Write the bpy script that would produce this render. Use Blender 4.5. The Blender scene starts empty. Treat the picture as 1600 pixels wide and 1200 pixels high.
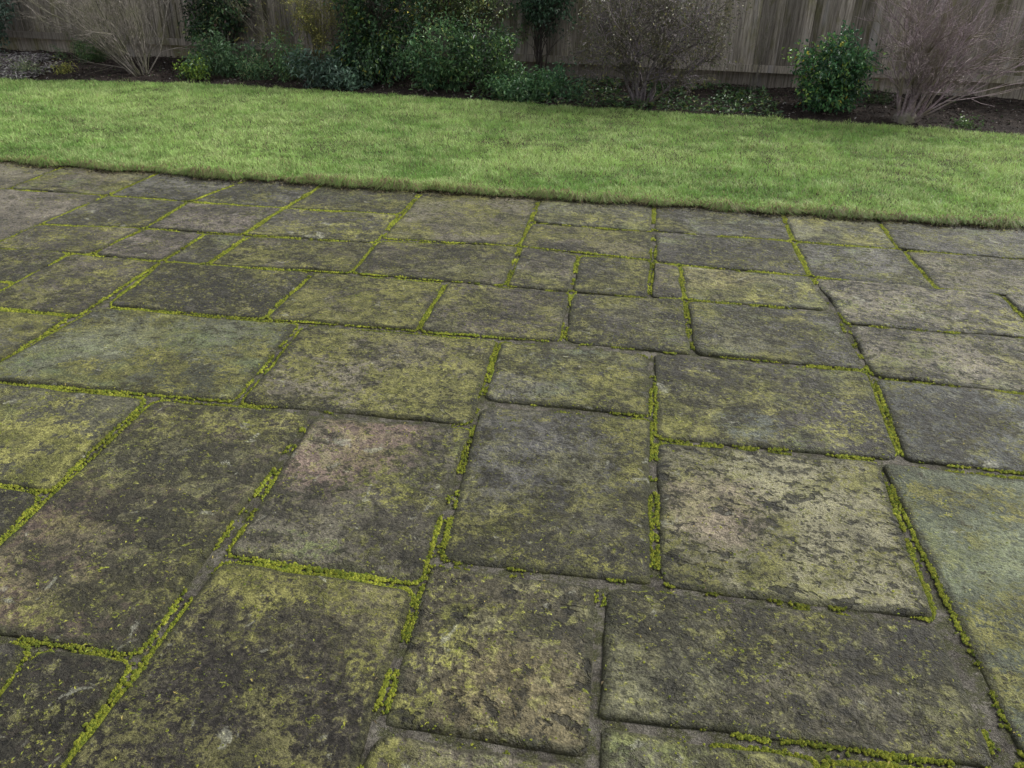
import bpy, math, random
import numpy as np
from mathutils import Matrix, Vector, noise as mnoise

# ------------------------------------------------------------------ camera
scene = bpy.context.scene
F_PX, PITCH, ROLL, YAW, CAM_H = 1253.4, .499266, .026212, -.133687, 1.5
cy, sy, cp, sp = math.cos(YAW), math.sin(YAW), math.cos(PITCH), math.sin(PITCH)
FW = np.array([sy * cp, cy * cp, -sp]); _r = np.array([cy, -sy, 0.]); _u = np.cross(_r, FW)
RT = math.cos(ROLL) * _r + math.sin(ROLL) * _u
UP = -math.sin(ROLL) * _r + math.cos(ROLL) * _u
cam_data = bpy.data.cameras.new('camera')
cam = bpy.data.objects.new('camera', cam_data)
scene.collection.objects.link(cam)
cam_data.sensor_width = 36.0
cam_data.lens = F_PX / 1600 * 36.0
cam_data.clip_start = .05
cam_data.clip_end = 2000
M4 = Matrix.Identity(4)
for i in range(3):
    M4[i][0], M4[i][1], M4[i][2] = RT[i], UP[i], -FW[i]
M4[2][3] = CAM_H
cam.matrix_world = M4
scene.camera = cam

# ------------------------------------------------------------------ overcast sky and soft sun
SUN_EL, SUN_AZ = 42.0, 55.0            # degrees; azimuth measured from +Y towards +X
world = bpy.data.worlds.new('World'); scene.world = world
world.use_nodes = True
wn = world.node_tree; wn.nodes.clear()
sky = wn.nodes.new('ShaderNodeTexSky'); sky.sky_type = 'NISHITA'; sky.sun_disc = False
sky.sun_elevation = math.radians(SUN_EL); sky.sun_rotation = math.radians(SUN_AZ)
sky.air_density = 1.0; sky.dust_density = 4.0; sky.ozone_density = 1.0
hsv = wn.nodes.new('ShaderNodeHueSaturation'); hsv.inputs['Saturation'].default_value = .16
bg = wn.nodes.new('ShaderNodeBackground'); bg.inputs['Strength'].default_value = .135
wo = wn.nodes.new('ShaderNodeOutputWorld')
wn.links.new(sky.outputs[0], hsv.inputs['Color']); wn.links.new(hsv.outputs[0], bg.inputs[0]); wn.links.new(bg.outputs[0], wo.inputs[0])
sun_data = bpy.data.lights.new('sun', 'SUN'); sun_data.energy = 1.5; sun_data.angle = math.radians(20); sun_data.color = (1, .97, .92)
sun = bpy.data.objects.new('sun', sun_data); scene.collection.objects.link(sun)
sun.rotation_euler = (math.radians(90 - SUN_EL), 0, math.radians(180 - SUN_AZ))
sun.location = (3, 6, 12)
vs = scene.view_settings
vs.view_transform = 'Standard'; vs.look = 'None'; vs.gamma = 1; vs.use_curve_mapping = False
vs.exposure = 1.08

# ------------------------------------------------------------------ helpers
rng = np.random.default_rng(11)
COL = scene.collection
PI = math.pi


def G(px, py, z=0.0):
    """photo pixel -> point where its ray meets the level z"""
    d = FW + (px - 800) / F_PX * RT - (py - 600) / F_PX * UP
    t = (z - CAM_H) / d[2]
    return np.array([d[0] * t, d[1] * t, z])


def tag(o, label=None, cat=None, group=None, kind=None):
    if label: o['label'] = label
    if cat: o['category'] = cat
    if group: o['group'] = group
    if kind: o['kind'] = kind
    return o


def link(name, me, mat=None, parent=None, loc=None):
    o = bpy.data.objects.new(name, me)
    COL.objects.link(o)
    if mat is not None: me.materials.append(mat)
    if parent is not None: o.parent = parent
    if loc is not None: o.location = loc
    return o


def empty(name, loc, rz=0.0):
    o = bpy.data.objects.new(name, None); COL.objects.link(o)
    o.empty_display_size = .1; o.location = loc; o.rotation_euler = (0, 0, rz)
    return o


def np_mesh(name, v, polys, smooth=False, attrs=None):
    """v (n,3); polys list of int arrays (k, m) of any m"""
    me = bpy.data.meshes.new(name)
    v = np.asarray(v, np.float32)
    polys = [np.asarray(p, np.int32) for p in polys if len(p)]
    nl = sum(p.size for p in polys); npol = sum(len(p) for p in polys)
    me.vertices.add(len(v)); me.loops.add(nl); me.polygons.add(npol)
    me.vertices.foreach_set('co', v.ravel())
    me.loops.foreach_set('vertex_index', np.concatenate([p.ravel() for p in polys]))
    tot = np.concatenate([np.full(len(p), p.shape[1], np.int32) for p in polys])
    st = np.concatenate([[0], np.cumsum(tot)[:-1]]).astype(np.int32)
    me.polygons.foreach_set('loop_start', st); me.polygons.foreach_set('loop_total', tot)
    me.polygons.foreach_set('use_smooth', np.full(npol, smooth))
    me.update(calc_edges=True)
    for an, (typ, arr) in (attrs or {}).items():
        a = me.attributes.new(an, typ, 'POINT')
        arr = np.asarray(arr, np.float32)
        if typ == 'FLOAT_COLOR': a.data.foreach_set('color', arr.ravel())
        else: a.data.foreach_set('value', arr.ravel())
    return me


_tab = np.random.default_rng(5).random((256, 256))
def vnoise(x, y, oct=4, seed=0):
    x = np.asarray(x, float) + seed * 17.31; y = np.asarray(y, float) + seed * 9.77
    s = 0; a = 1.; t = 0
    for _ in range(oct):
        xi = np.floor(x).astype(int); yi = np.floor(y).astype(int)
        fx = x - xi; fy = y - yi; fx = fx * fx * (3 - 2 * fx); fy = fy * fy * (3 - 2 * fy)
        g = lambda i, j: _tab[(xi + i) & 255, (yi + j) & 255]
        s = s + a * ((g(0, 0) * (1 - fx) + g(1, 0) * fx) * (1 - fy) + (g(0, 1) * (1 - fx) + g(1, 1) * fx) * fy)
        t += a; a *= .5; x = x * 2.03 + 11.7; y = y * 2.03 + 5.3
    return s / t


# ---- node helpers
class NT:
    def __init__(self, name):
        self.m = bpy.data.materials.new(name); self.m.use_nodes = True
        self.t = self.m.node_tree
        self.b = self.t.nodes['Principled BSDF']
    def n(self, typ, **kw):
        nd = self.t.nodes.new(typ)
        for k, v in kw.items(): setattr(nd, k, v)
        return nd
    def l(self, a, b): self.t.links.new(a, b)
    def set(self, sock, v):
        if hasattr(v, 'is_linked') or isinstance(v, bpy.types.NodeSocket): self.l(v, sock)
        else: sock.default_value = v
    def noise(self, vec, scale, detail=4, rough=.55, dist=0., out=0):
        nd = self.n('ShaderNodeTexNoise')
        self.l(vec, nd.inputs['Vector'])
        for k, v in (('Scale', scale), ('Detail', detail), ('Roughness', rough), ('Distortion', dist)): self.set(nd.inputs[k], v)
        return nd.outputs[out]
    def vor(self, vec, scale, feature='F1', out='Distance'):
        nd = self.n('ShaderNodeTexVoronoi', feature=feature); self.l(vec, nd.inputs['Vector']); nd.inputs['Scale'].default_value = scale
        return nd.outputs[out]
    def math(self, op, a, b=0., c=0.):
        nd = self.n('ShaderNodeMath', operation=op)
        self.set(nd.inputs[0], a); self.set(nd.inputs[1], b); self.set(nd.inputs[2], c)
        return nd.outputs[0]
    def vmath(self, op, a, b=(0, 0, 0), out=0):
        nd = self.n('ShaderNodeVectorMath', operation=op); self.set(nd.inputs[0], a); self.set(nd.inputs[1], b)
        return nd.outputs[out]
    def rng(self, v, a, b, c=0., d=1., smooth=True):
        nd = self.n('ShaderNodeMapRange', interpolation_type='SMOOTHSTEP' if smooth else 'LINEAR')
        for i, x in enumerate((v, a, b, c, d)): self.set(nd.inputs[i], x)
        return nd.outputs[0]
    def mix(self, fac, a, b, mode='MIX'):
        nd = self.n('ShaderNodeMix', data_type='RGBA', blend_type=mode)
        self.set(nd.inputs[0], fac)
        for i, v in ((6, a), (7, b)):
            if isinstance(v, tuple): v = v if len(v) == 4 else v + (1,)
            self.set(nd.inputs[i], v)
        return nd.outputs[2]
    def scalecol(self, c, f):
        nd = self.n('ShaderNodeVectorMath', operation='SCALE'); self.set(nd.inputs[0], c); self.set(nd.inputs[3], f)
        return nd.outputs[0]
    def attr(self, name, typ='OBJECT', out='Fac'):
        nd = self.n('ShaderNodeAttribute', attribute_type=typ, attribute_name=name); return nd.outputs[out]
    def map(self, vec, scale=(1, 1, 1), loc=(0, 0, 0), rot=(0, 0, 0)):
        nd = self.n('ShaderNodeMapping'); self.l(vec, nd.inputs[0])
        nd.inputs['Scale'].default_value = scale; nd.inputs['Location'].default_value = loc; nd.inputs['Rotation'].default_value = rot
        return nd.outputs[0]
    def bump(self, h, strength=.5, dist=.01, nrm=None):
        nd = self.n('ShaderNodeBump'); self.set(nd.inputs['Height'], h); self.set(nd.inputs['Strength'], strength); self.set(nd.inputs['Distance'], dist)
        if nrm is not None: self.l(nrm, nd.inputs['Normal'])
        return nd.outputs[0]
    def done(self, col=None, rough=.7, nrm=None, spec=.5, **kw):
        if col is not None: self.set(self.b.inputs['Base Color'], col if not isinstance(col, tuple) or len(col) == 4 else col + (1,))
        self.set(self.b.inputs['Roughness'], rough); self.set(self.b.inputs['Specular IOR Level'], spec)
        if nrm is not None: self.l(nrm, self.b.inputs['Normal'])
        return self.m


# ------------------------------------------------------------------ materials
def mat_slab():
    N = NT('mossy_sandstone')
    tc = N.n('ShaderNodeTexCoord').outputs['Object']
    oi = N.n('ShaderNodeObjectInfo')
    off = N.scalecol((37.0, 61.0, 23.0), oi.outputs['Random'])
    rs = N.math('FRACT', N.math('MULTIPLY', oi.outputs['Random'], 7.31))
    p = N.vmath('ADD', N.scalecol(tc, N.rng(rs, 0, 1, .62, 1.35, False)), off)
    # slightly stretched along the bedding of the stone
    ps = N.map(p, scale=(.9, 1.1, 1), rot=(0, 0, .35))
    big = N.noise(p, 2.4, 4, .6, .3)
    mid = N.noise(ps, 10, 8, .7, .25)
    mid2 = N.noise(N.vmath('ADD', ps, (5.2, 1.3, 8.1)), 5.5, 9, .72, .35)
    flake = N.noise(N.map(p, scale=(1.05, .95, 1), rot=(0, 0, -.25)), 40, 5, .66, .35)
    fine = N.noise(p, 105, 4, .7, .2)
    grit = N.noise(p, 260, 2, .6)
    lich, dark, patch = N.attr('lichen'), N.attr('dark'), N.attr('patch')
    base = oi.outputs['Color']
    c = N.mix(N.rng(big, .36, .66), N.scalecol(base, .46), N.scalecol(base, 1.1))
    # one broad patch with its own centre and colour: stains, on G2 painted shade
    sv = N.attr('stain_shade_at', out='Vector'); sc = N.attr('stain_shade_color', out='Color'); sr = N.attr('stain_shade_size')
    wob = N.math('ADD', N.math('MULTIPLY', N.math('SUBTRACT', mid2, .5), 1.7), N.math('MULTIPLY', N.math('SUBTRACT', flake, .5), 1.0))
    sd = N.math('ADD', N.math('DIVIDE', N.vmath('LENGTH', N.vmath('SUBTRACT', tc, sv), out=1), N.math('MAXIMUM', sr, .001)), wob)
    sm = N.math('MULTIPLY', N.rng(sd, 1.15, .45, 0, .7), N.attr('stain_shade_depth'))
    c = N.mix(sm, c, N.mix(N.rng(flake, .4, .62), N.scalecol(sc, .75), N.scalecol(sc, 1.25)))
    # grey-green algae / lichen film
    lm = N.math('ADD', N.math('ADD', mid2, N.math('MULTIPLY', N.math('SUBTRACT', flake, .5), .8)), N.math('MULTIPLY', N.math('SUBTRACT', fine, .5), .4))
    lt = N.math('SUBTRACT', N.math('SUBTRACT', .70, N.math('MULTIPLY', lich, .36)), N.math('MULTIPLY', N.math('SUBTRACT', N.noise(N.vmath('ADD', p, (2, 8, 5)), 2.1, 3, .5), .5), .55))
    lmask = N.rng(N.math('SUBTRACT', lm, lt), -.03, .07, 0, .95)
    lcol = N.mix(N.rng(N.noise(p, 11, 6, .7), .35, .68), (.070, .072, .018), (.212, .204, .062))
    lcol = N.mix(N.rng(big, .45, .7, 0, .8), lcol, N.attr('film_color', out='Color'))
    c = N.mix(N.math('MULTIPLY', lmask, N.rng(sm, 0, .7, 1, .5)), c, lcol)
    # black algae in the hollows, with its own ragged outline
    dm = N.math('ADD', N.math('ADD', mid, N.math('MULTIPLY', N.math('SUBTRACT', flake, .5), 1.0)), N.math('MULTIPLY', N.math('SUBTRACT', fine, .5), .45))
    dt = N.math('SUBTRACT', N.math('SUBTRACT', .675, N.math('MULTIPLY', dark, .34)), N.math('MULTIPLY', N.math('SUBTRACT', N.noise(N.vmath('ADD', p, (7, 3, 2)), 2.6, 3, .5), .5), .6))
    dmask = N.rng(N.math('SUBTRACT', dm, dt), -.03, .08, 0, .9)
    c = N.mix(dmask, c, N.mix(fine, (.011, .0105, .007), (.030, .028, .019)))
    # rosettes of pale lichen and round black spots, each with a ragged rim
    pw = N.vmath('ADD', p, N.scalecol(N.vmath('SUBTRACT', N.noise(p, 34, 4, .7, out=1), (.5, .5, .5)), .075))
    for sc_, th, amt, cc_, sd_ in ((18, .58, .34, (.21, .20, .10), (3, 7, 0)), (36, .60, .42, (.20, .20, .060), (8, 1, 0)), (24, .56, .8, (.011, .011, .008), (1, 4, 0)), (46, .66, .8, (.014, .0135, .010), (6, 2, 0)), (80, .72, .7, (.20, .205, .04), (2, 9, 0))):
        q_ = N.vmath('ADD', pw, sd_)
        vd = N.n('ShaderNodeTexVoronoi'); N.l(q_, vd.inputs['Vector']); vd.inputs['Scale'].default_value = sc_; vd.voronoi_dimensions = '3D'
        sx_ = N.n('ShaderNodeSeparateColor'); N.l(vd.outputs['Color'], sx_.inputs[0])
        rad_ = N.math('MULTIPLY', N.rng(sx_.outputs[0], th, 1., .12, .55, False), N.math('GREATER_THAN', sx_.outputs[0], th))
        ms = N.rng(N.math('SUBTRACT', rad_, vd.outputs['Distance']), .0, .09)
        c = N.mix(N.math('MULTIPLY', N.math('MULTIPLY', ms, N.math('MULTIPLY', N.attr('mottle'), amt)), N.rng(fine, .3, .6, .35, 1)), c, cc_)
    # grime worn into the arrises
    rim = N.attr('rim', 'GEOMETRY')
    c = N.mix(N.math('MULTIPLY', N.rng(N.math('ADD', rim, N.math('MULTIPLY', N.math('SUBTRACT', mid, .5), 1.6)), .35, .9), .72), c, N.mix(fine, (.018, .018, .011), (.045, .046, .022)))
    # pits and flaked scars
    pit = N.rng(N.noise(N.map(p, scale=(.9, 1.1, 1), rot=(0, 0, .2)), 21, 5, .62, .3), .585, .63, 0, 1.)
    pit = N.math('MULTIPLY', pit, N.rng(patch, 0, 1, .15, 1))
    hole = N.math('MULTIPLY', N.rng(N.noise(N.vmath('ADD', N.map(tc, scale=(.85, 1.25, 1), rot=(0, 0, .15)), off), 15, 3, .55, .25), .60, .645), N.rng(patch, .75, 1.15))
    pit = N.math('MAXIMUM', pit, hole)
    c = N.mix(N.math('MULTIPLY', pit, .8), c, (.014, .014, .011))
    # pale grey lichen crusts
    crust = N.rng(N.noise(N.vmath('ADD', p, (9, 3, 1)), 13, 6, .65, .6), .625, .68, 0, .5)
    c = N.mix(crust, c, (.26, .26, .20))
    # bright moss flecks and leaf crumbs pressed on the stone
    fl = N.rng(N.noise(N.map(p, scale=(.8, 1.3, 1), rot=(0, 0, .6)), 48, 3, .6, 1.5), .63, .68)
    fl = N.math('MULTIPLY', fl, N.rng(N.noise(p, 3.1, 3), .40, .56))
    c = N.mix(N.math('MULTIPLY', fl, N.rng(lich, 0, 1, .25, .9)), c, (.17, .19, .02))
    g = N.math('MULTIPLY', N.rng(grit, .25, .75, .62, 1.4, False), N.rng(fine, .3, .7, .5, 1.55, False))
    g = N.math('MULTIPLY', g, N.rng(flake, .32, .68, .55, 1.5, False))
    c = N.scalecol(c, g)
    h = N.math('ADD', N.math('MULTIPLY', flake, .9), N.math('ADD', N.math('MULTIPLY', mid, 1.9), N.math('MULTIPLY', fine, .5)))
    h = N.math('SUBTRACT', h, N.math('MULTIPLY', pit, .6))
    h = N.math('ADD', h, N.math('MULTIPLY', grit, .10))
    nrm = N.bump(h, 1.0, .026)
    rough = N.rng(N.math('ADD', flake, N.math('MULTIPLY', lmask, .12)), .35, .7, .40, .74)
    return N.done(c, rough, nrm, .22)


def mat_mortar():
    N = NT('mortar')
    p = N.n('ShaderNodeTexCoord').outputs['Object']
    a = N.noise(p, 9, 5, .65); f = N.noise(p, 150, 4, .7)
    c = N.mix(N.rng(a, .35, .65), (.052, .046, .037), (.165, .152, .124))
    c = N.mix(N.rng(N.noise(p, 22, 5, .7), .44, .58, 0, .85), c, (.050, .054, .016))
    c = N.mix(N.rng(N.vor(p, 170), .30, .18, 0, .7), c, (.16, .15, .13))
    c = N.scalecol(c, N.rng(f, .3, .7, .35, 1.6, False))
    return N.done(c, .9, N.bump(N.math('ADD', f, N.noise(p, 420, 2)), 1., .012), .25)


def mat_moss():
    N = NT('cushion_moss')
    p = N.n('ShaderNodeTexCoord').outputs['Object']
    t = N.attr('tint', 'GEOMETRY', 'Color')
    f = N.noise(p, 320, 4, .7)
    c = N.scalecol(t, N.rng(f, .25, .75, .45, 1.6, False))
    return N.done(c, .95, N.bump(f, 1.0, .006), .15)


def mat_tint(name, rough=.6, spec=.35, trans=.0, bumpscale=None):
    N = NT(name)
    t = N.attr('tint', 'GEOMETRY', 'Color')
    nrm = None
    if bumpscale:
        p = N.n('ShaderNodeTexCoord').outputs['Object']
        f = N.noise(p, bumpscale, 4, .7)
        t = N.scalecol(t, N.rng(f, .3, .7, .6, 1.4, False)); nrm = N.bump(f, .6, .004)
    m = N.done(t, rough, nrm, spec)
    if trans > 0:
        tr = N.n('ShaderNodeBsdfTranslucent'); N.l(t, tr.inputs['Color'])
        mx = N.n('ShaderNodeMixShader'); mx.inputs[0].default_value = trans
        out = [n for n in N.t.nodes if n.type == 'OUTPUT_MATERIAL'][0]
        N.l(N.b.outputs[0], mx.inputs[1]); N.l(tr.outputs[0], mx.inputs[2]); N.l(mx.outputs[0], out.inputs['Surface'])
    return m


def mat_soil(name, a, b, rough=.95):
    N = NT(name)
    p = N.n('ShaderNodeTexCoord').outputs['Object']
    n1 = N.noise(p, 6, 6, .7); n2 = N.noise(p, 60, 5, .75)
    c = N.mix(N.rng(N.math('ADD', n1, N.math('SUBTRACT', n2, .5)), .3, .7), a, b)
    return N.done(c, rough, N.bump(N.math('ADD', n2, n1), 1.0, .03), .2)


def mat_fence():
    N = NT('weathered_board')
    tc = N.n('ShaderNodeTexCoord').outputs['Object']
    oi = N.n('ShaderNodeObjectInfo')
    p = N.vmath('ADD', tc, N.scalecol((13., 29., 41.), oi.outputs['Random']))
    grain = N.noise(N.map(p, scale=(60, 60, 2.2)), 1.0, 6, .65, .4)
    blot = N.noise(N.map(p, scale=(3.5, 3.5, 1.3)), 1.0, 6, .7, .6)
    fine = N.noise(N.map(p, scale=(160, 160, 9)), 1.0, 3, .6)
    c = N.mix(N.rng(grain, .3, .7), (.135, .118, .098), (.370, .330, .282))
    c = N.mix(N.rng(blot, .48, .66, 0, .8), c, N.mix(grain, (.075, .074, .036), (.205, .190, .088)))   # green algae
    c = N.mix(N.rng(N.noise(N.map(p, scale=(5, 5, .8), loc=(3, 1, 7)), 1.0, 4, .6), .54, .68, 0, .6), c, (.26, .245, .245))   # silvered
    c = N.scalecol(c, N.rng(oi.outputs['Random'], 0, 1, .55, 1.35, False))
    c = N.scalecol(c, N.rng(fine, .3, .7, .75, 1.25, False))
    return N.done(c, .85, N.bump(N.math('ADD', grain, N.math('MULTIPLY', fine, .4)), .7, .004), .25)


def mat_bark(name, a, b, moss=None, scale=40):
    N = NT(name)
    p = N.n('ShaderNodeTexCoord').outputs['Object']
    f = N.noise(p, scale, 5, .7); bl = N.noise(p, 5, 4, .6)
    c = N.mix(N.rng(f, .3, .7), a, b)
    if moss: c = N.mix(N.rng(bl, .46, .6, 0, .8), c, moss)
    return N.done(c, .8, N.bump(f, .8, .004), .3)


M_SLAB, M_MORTAR, M_MOSS = mat_slab(), mat_mortar(), mat_moss()
M_GRASS = mat_tint('grass_blade', .55, .3, .35)
M_LEAF = mat_tint('shrub_leaf', .45, .4, .18)
M_LITTER = mat_tint('leaf_litter', .8, .25, .0)
M_SOIL = mat_soil('bed_soil', (.010, .007, .006), (.040, .030, .024))
M_TURF = mat_soil('turf_soil', (.030, .028, .012), (.070, .075, .025))
M_EARTH = mat_soil('earth', (.05, .05, .03), (.10, .09, .05))
M_FENCE = mat_fence()

# ------------------------------------------------------------------ ground
def grid(x0, x1, y0, y1, nx, ny, zf):
    X, Y = np.meshgrid(np.linspace(x0, x1, nx), np.linspace(y0, y1, ny))
    Z = zf(X, Y)
    v = np.stack([X, Y, Z], -1).reshape(-1, 3)
    i = (np.arange(ny - 1)[:, None] * nx + np.arange(nx - 1)).ravel()
    return v, np.stack([i, i + 1, i + nx + 1, i + nx], -1)

v, f = grid(-600, 600, -600, 600, 9, 9, lambda X, Y: X * 0 - .12)
tag(link('ground', np_mesh('ground', v, [f]), M_EARTH), kind='structure')

EDGE = np.array([G(*q) for q in ((-500, 218), (0, 254), (300, 275), (650, 298), (1022, 320), (1300, 339), (1600, 357), (2100, 389))])
BED = np.array([G(px, py, .045) for px, py in ((-400, 103), (0, 122), (300, 127), (500, 139), (760, 155), (1000, 170), (1400, 193), (1600, 208), (2000, 232))])
def edge_y(x): return np.interp(x, EDGE[:, 0], EDGE[:, 1]) + (vnoise(np.asarray(x) * 5, np.asarray(x) * 0, 3, 3) - .5) * .05 + (vnoise(np.asarray(x) * 11, np.asarray(x) * 0, 4, 5) - .5) * .10
def bed_y(x): return np.interp(x, BED[:, 0], BED[:, 1]) + (vnoise(np.asarray(x) * 3, np.asarray(x) * 0, 3, 8) - .5) * .07
FA, FB = np.array([-11.5, 11.2]), np.array([8.2, 10.66])          # fence line
def fence_y(x): return FA[1] + (x - FA[0]) / (FB[0] - FA[0]) * (FB[1] - FA[1])

# lawn bed: a real step of earth above the paving
NXL = 420
xs = np.linspace(-11, 8, NXL)
ey = edge_y(xs); by = bed_y(xs)
rows = []
for t in range(26):
    s = t / 25
    y = ey + (by - ey) * s
    rows.append(np.stack([xs, y, (.018 if t else .012) + .014 * (vnoise(xs * 2.2, y * 2.2, 4, 1) - .5) * 2], -1))
lip = np.stack([xs, ey + .004, np.full(NXL, -.05)], -1)
lip2 = np.stack([xs, ey - .006 + .012 * vnoise(xs * 30, xs * 0, 2, 4), np.full(NXL, .005)], -1)
back = np.stack([xs, by + .02, np.full(NXL, -.06)], -1)
v = np.concatenate([lip, lip2] + rows + [back])
ny = len(v) // NXL
i = (np.arange(ny - 1)[:, None] * NXL + np.arange(NXL - 1)).ravel()
lawn = tag(link('lawn', np_mesh('lawn', v, [np.stack([i, i + 1, i + NXL + 1, i + NXL], -1)], True), M_TURF), kind='structure')

def bed_z(x, y):
    t = np.clip((y - bed_y(x)) / 1.9, 0, 1)
    return -.015 + .06 * np.sin(np.clip(t * 1.4, 0, 1) * PI / 2) + .05 * (vnoise(x * 3.1, y * 3.1, 4, 6) - .5) + .025 * (vnoise(x * 14, y * 14, 3, 2) - .5)
nx, nyb = 520, 64
xs = np.linspace(-11, 8, nx)
Y = bed_y(xs)[None, :] + np.linspace(.012, 1, nyb)[:, None] * (fence_y(xs) + .12 - bed_y(xs))[None, :]
X = np.repeat(xs[None, :], nyb, 0)
v = np.stack([X, Y, bed_z(X, Y)], -1).reshape(-1, 3)
i = (np.arange(nyb - 1)[:, None] * nx + np.arange(nx - 1)).ravel()
tag(link('flower_bed_soil', np_mesh('flower_bed_soil', v, [np.stack([i, i + 1, i + nx + 1, i + nx], -1)], True), M_SOIL), kind='structure')

# ------------------------------------------------------------------ patio: mortar bed and stone slabs
v, f = grid(-8.5, 6.0, -1.2, 5.62, 200, 100, lambda X, Y: -.0120 + .005 * (vnoise(X * 6, Y * 6, 4, 5) - .5))
patio = tag(link('patio', np_mesh('patio', v, [f], True), M_MORTAR), kind='structure')

# base tones (stone albedo; near-left slabs carry shade in theirs too)
BRN, GRY, PNK, OLV, BLU, TAN, DRK = (.112, .098, .072), (.108, .104, .090), (.128, .110, .090), (.108, .105, .066), (.090, .096, .090), (.165, .148, .105), (.078, .072, .058)
GRN_F, YEL_F, BLU_F = (.105, .135, .075), (.155, .150, .052), (.120, .145, .115)
S = {}
# name: (pixel corners of the joint centre lines TL TR BR BL, tone, lichen, dark, pits, film)
def slab(n, q, tone=BRN, lich=.55, dark=.45, pits=.4, film=GRN_F, stain_shade=None):
    S[n] = (q, tone, lich, dark, pits, film, stain_shade)
slab('A00', [(-80, 251), (94, 262), (11, 295), (-200, 281)], TAN, .35, .25)
slab('A1', [(94, 262), (245, 271), (168, 304), (11, 295)], BRN, 0.6, 0.3)
slab('A2', [(245, 271), (392, 279), (294, 314), (168, 304)], GRY, .2, .55)
slab('A3', [(392, 279), (507, 286), (444, 324), (294, 314)], GRY, .35, .55)
slab('A4', [(507, 286), (660, 297), (625, 334), (444, 324)], DRK, 0.62, 0.45)
slab('A5', [(660, 299), (845, 306), (812, 383), (594, 371)], TAN, .7, .3, .3, OLV)
slab('A6', [(845, 306), (1022, 318), (1020, 361), (829, 346)], OLV, .55, .5, .4, GRN_F)
slab('A7', [(1022, 319), (1223, 332), (1238, 375), (1021, 360)], GRY, 0.6, 0.5, .5, BLU_F)
slab('A8', [(1223, 332), (1373, 342), (1405, 389), (1239, 375)], OLV, .75, .3, .3, GRN_F)
slab('A9', [(1373, 342), (1640, 358), (1710, 411), (1405, 389)], GRY, .6, .4, .5, BLU_F)
slab('B0', [(-190, 282), (168, 304), (-30, 390), (-520, 352)], (.165, .145, .112), .2, .25, .3)
slab('B1', [(168, 304), (294, 314), (226, 356), (60, 349)], DRK, 0.5, 0.5)
slab('B2', [(294, 314), (444, 324), (378, 365), (226, 356)], PNK, .25, .5)
slab('B3', [(444, 324), (625, 334), (587, 378), (378, 365)], DRK, 0.75, 0.45, .3, YEL_F)
slab('B6', [(829, 346), (1020, 361), (1019, 405), (810, 383)], BRN, 0.7, 0.5, .5, YEL_F)
slab('B7', [(1022, 360), (1239, 376), (1265, 430), (1024, 409)], DRK, .5, .55, .5, BLU_F)
slab('B8', [(1240, 376), (1411, 390), (1466, 452), (1267, 430)], GRY, .6, .5, .5, BLU_F)
slab('B9', [(1411, 390), (1720, 413), (1780, 476), (1466, 452)], TAN, 0.5, 0.45, .6, GRN_F)
slab('C0', [(60, 349), (226, 356), (140, 397), (-25, 386)], BRN, .55, .35, .3, YEL_F)
slab('C1', [(226, 356), (322, 363), (252, 407), (140, 397)], PNK, .3, .5)
slab('C2', [(322, 363), (388, 367), (322, 412), (252, 407)], DRK, .45, .5)
slab('C3', [(388, 367), (587, 379), (549, 425), (322, 412)], BRN, 0.78, 0.5, .4, YEL_F)
slab('C5', [(591, 374), (814, 384), (790, 445), (549, 425)], BRN, 0.72, 0.5, .4, OLV)
slab('C5b', [(814, 384), (905, 397), (893, 455), (790, 445)], BRN, 0.6, 0.55, .4, OLV)
slab('C6', [(905, 397), (1019, 406), (1014, 463), (893, 455)], DRK, 0.68, 0.45, .4, OLV)
slab('C7', [(1021, 408), (1062, 413), (1069, 466), (1016, 463)], BRN, .6, .4, .3, OLV)
slab('C8', [(1062, 413), (1267, 431), (1305, 485), (1069, 466)], OLV, .7, .5, .5, BLU_F, ((-.2, .1), .32, (.20, .175, .06)))
slab('C9', [(1269, 431), (1560, 457), (1640, 529), (1321, 505)], TAN, 0.5, 0.5, .8, GRN_F)
slab('C10', [(1560, 457), (1860, 481), (1960, 553), (1640, 529)], TAN, .35, .6, .8, GRN_F)
slab('Dm', [(-100, 379), (110, 394), (25, 440), (-210, 420)], BRN, .4, .6, .5)
slab('Dn', [(-210, 421), (25, 441), (-45, 476), (-280, 452)], DRK, .4, .5, .5)
slab('D0', [(110, 394), (252, 407), (122, 492), (-45, 476)], BRN, .6, .45, .3, YEL_F)
slab('D1', [(252, 407), (490, 424), (411, 497), (163, 478)], DRK, .62, .7, .5, YEL_F)
slab('D2', [(490, 424), (698, 440), (651, 515), (411, 497)], BRN, 0.95, 0.4, .3, YEL_F)
slab('D3', [(698, 440), (893, 455), (878, 533), (651, 516)], PNK, 0.7, 0.4, .4, OLV)
slab('D7', [(893, 455), (1070, 466), (1084, 553), (879, 533)], DRK, 0.72, 0.5, .4, GRN_F)
slab('D8', [(1070, 466), (1305, 486), (1357, 577), (1084, 553)], GRY, 0.72, 0.5, .4, GRN_F)
slab('D9', [(1322, 506), (1640, 529), (1740, 627), (1363, 588)], TAN, 0.5, 0.5, .8, GRN_F)
slab('E0', [(-200, 463), (111, 493), (-60, 603), (-420, 570)], OLV, .68, .3, .2, YEL_F)
slab('E1', [(152, 478), (470, 504), (367, 626), (-50, 592)], (.118, .124, .080), .72, .25, .2, GRN_F)
slab('E2', [(474, 504), (780, 530), (739, 664), (371, 629)], TAN, 0.8, 0.5, .5, YEL_F)
slab('E3', [(780, 531), (1018, 551), (1018, 649), (752, 624)], GRY, 0.85, 0.42, .4, BLU_F)
slab('E4', [(1019, 550), (1357, 578), (1412, 719), (1022, 684)], DRK, 0.72, 0.5, .4, GRN_F, ((-.12, -.2), .14, (.15, .17, .14)))
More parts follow.
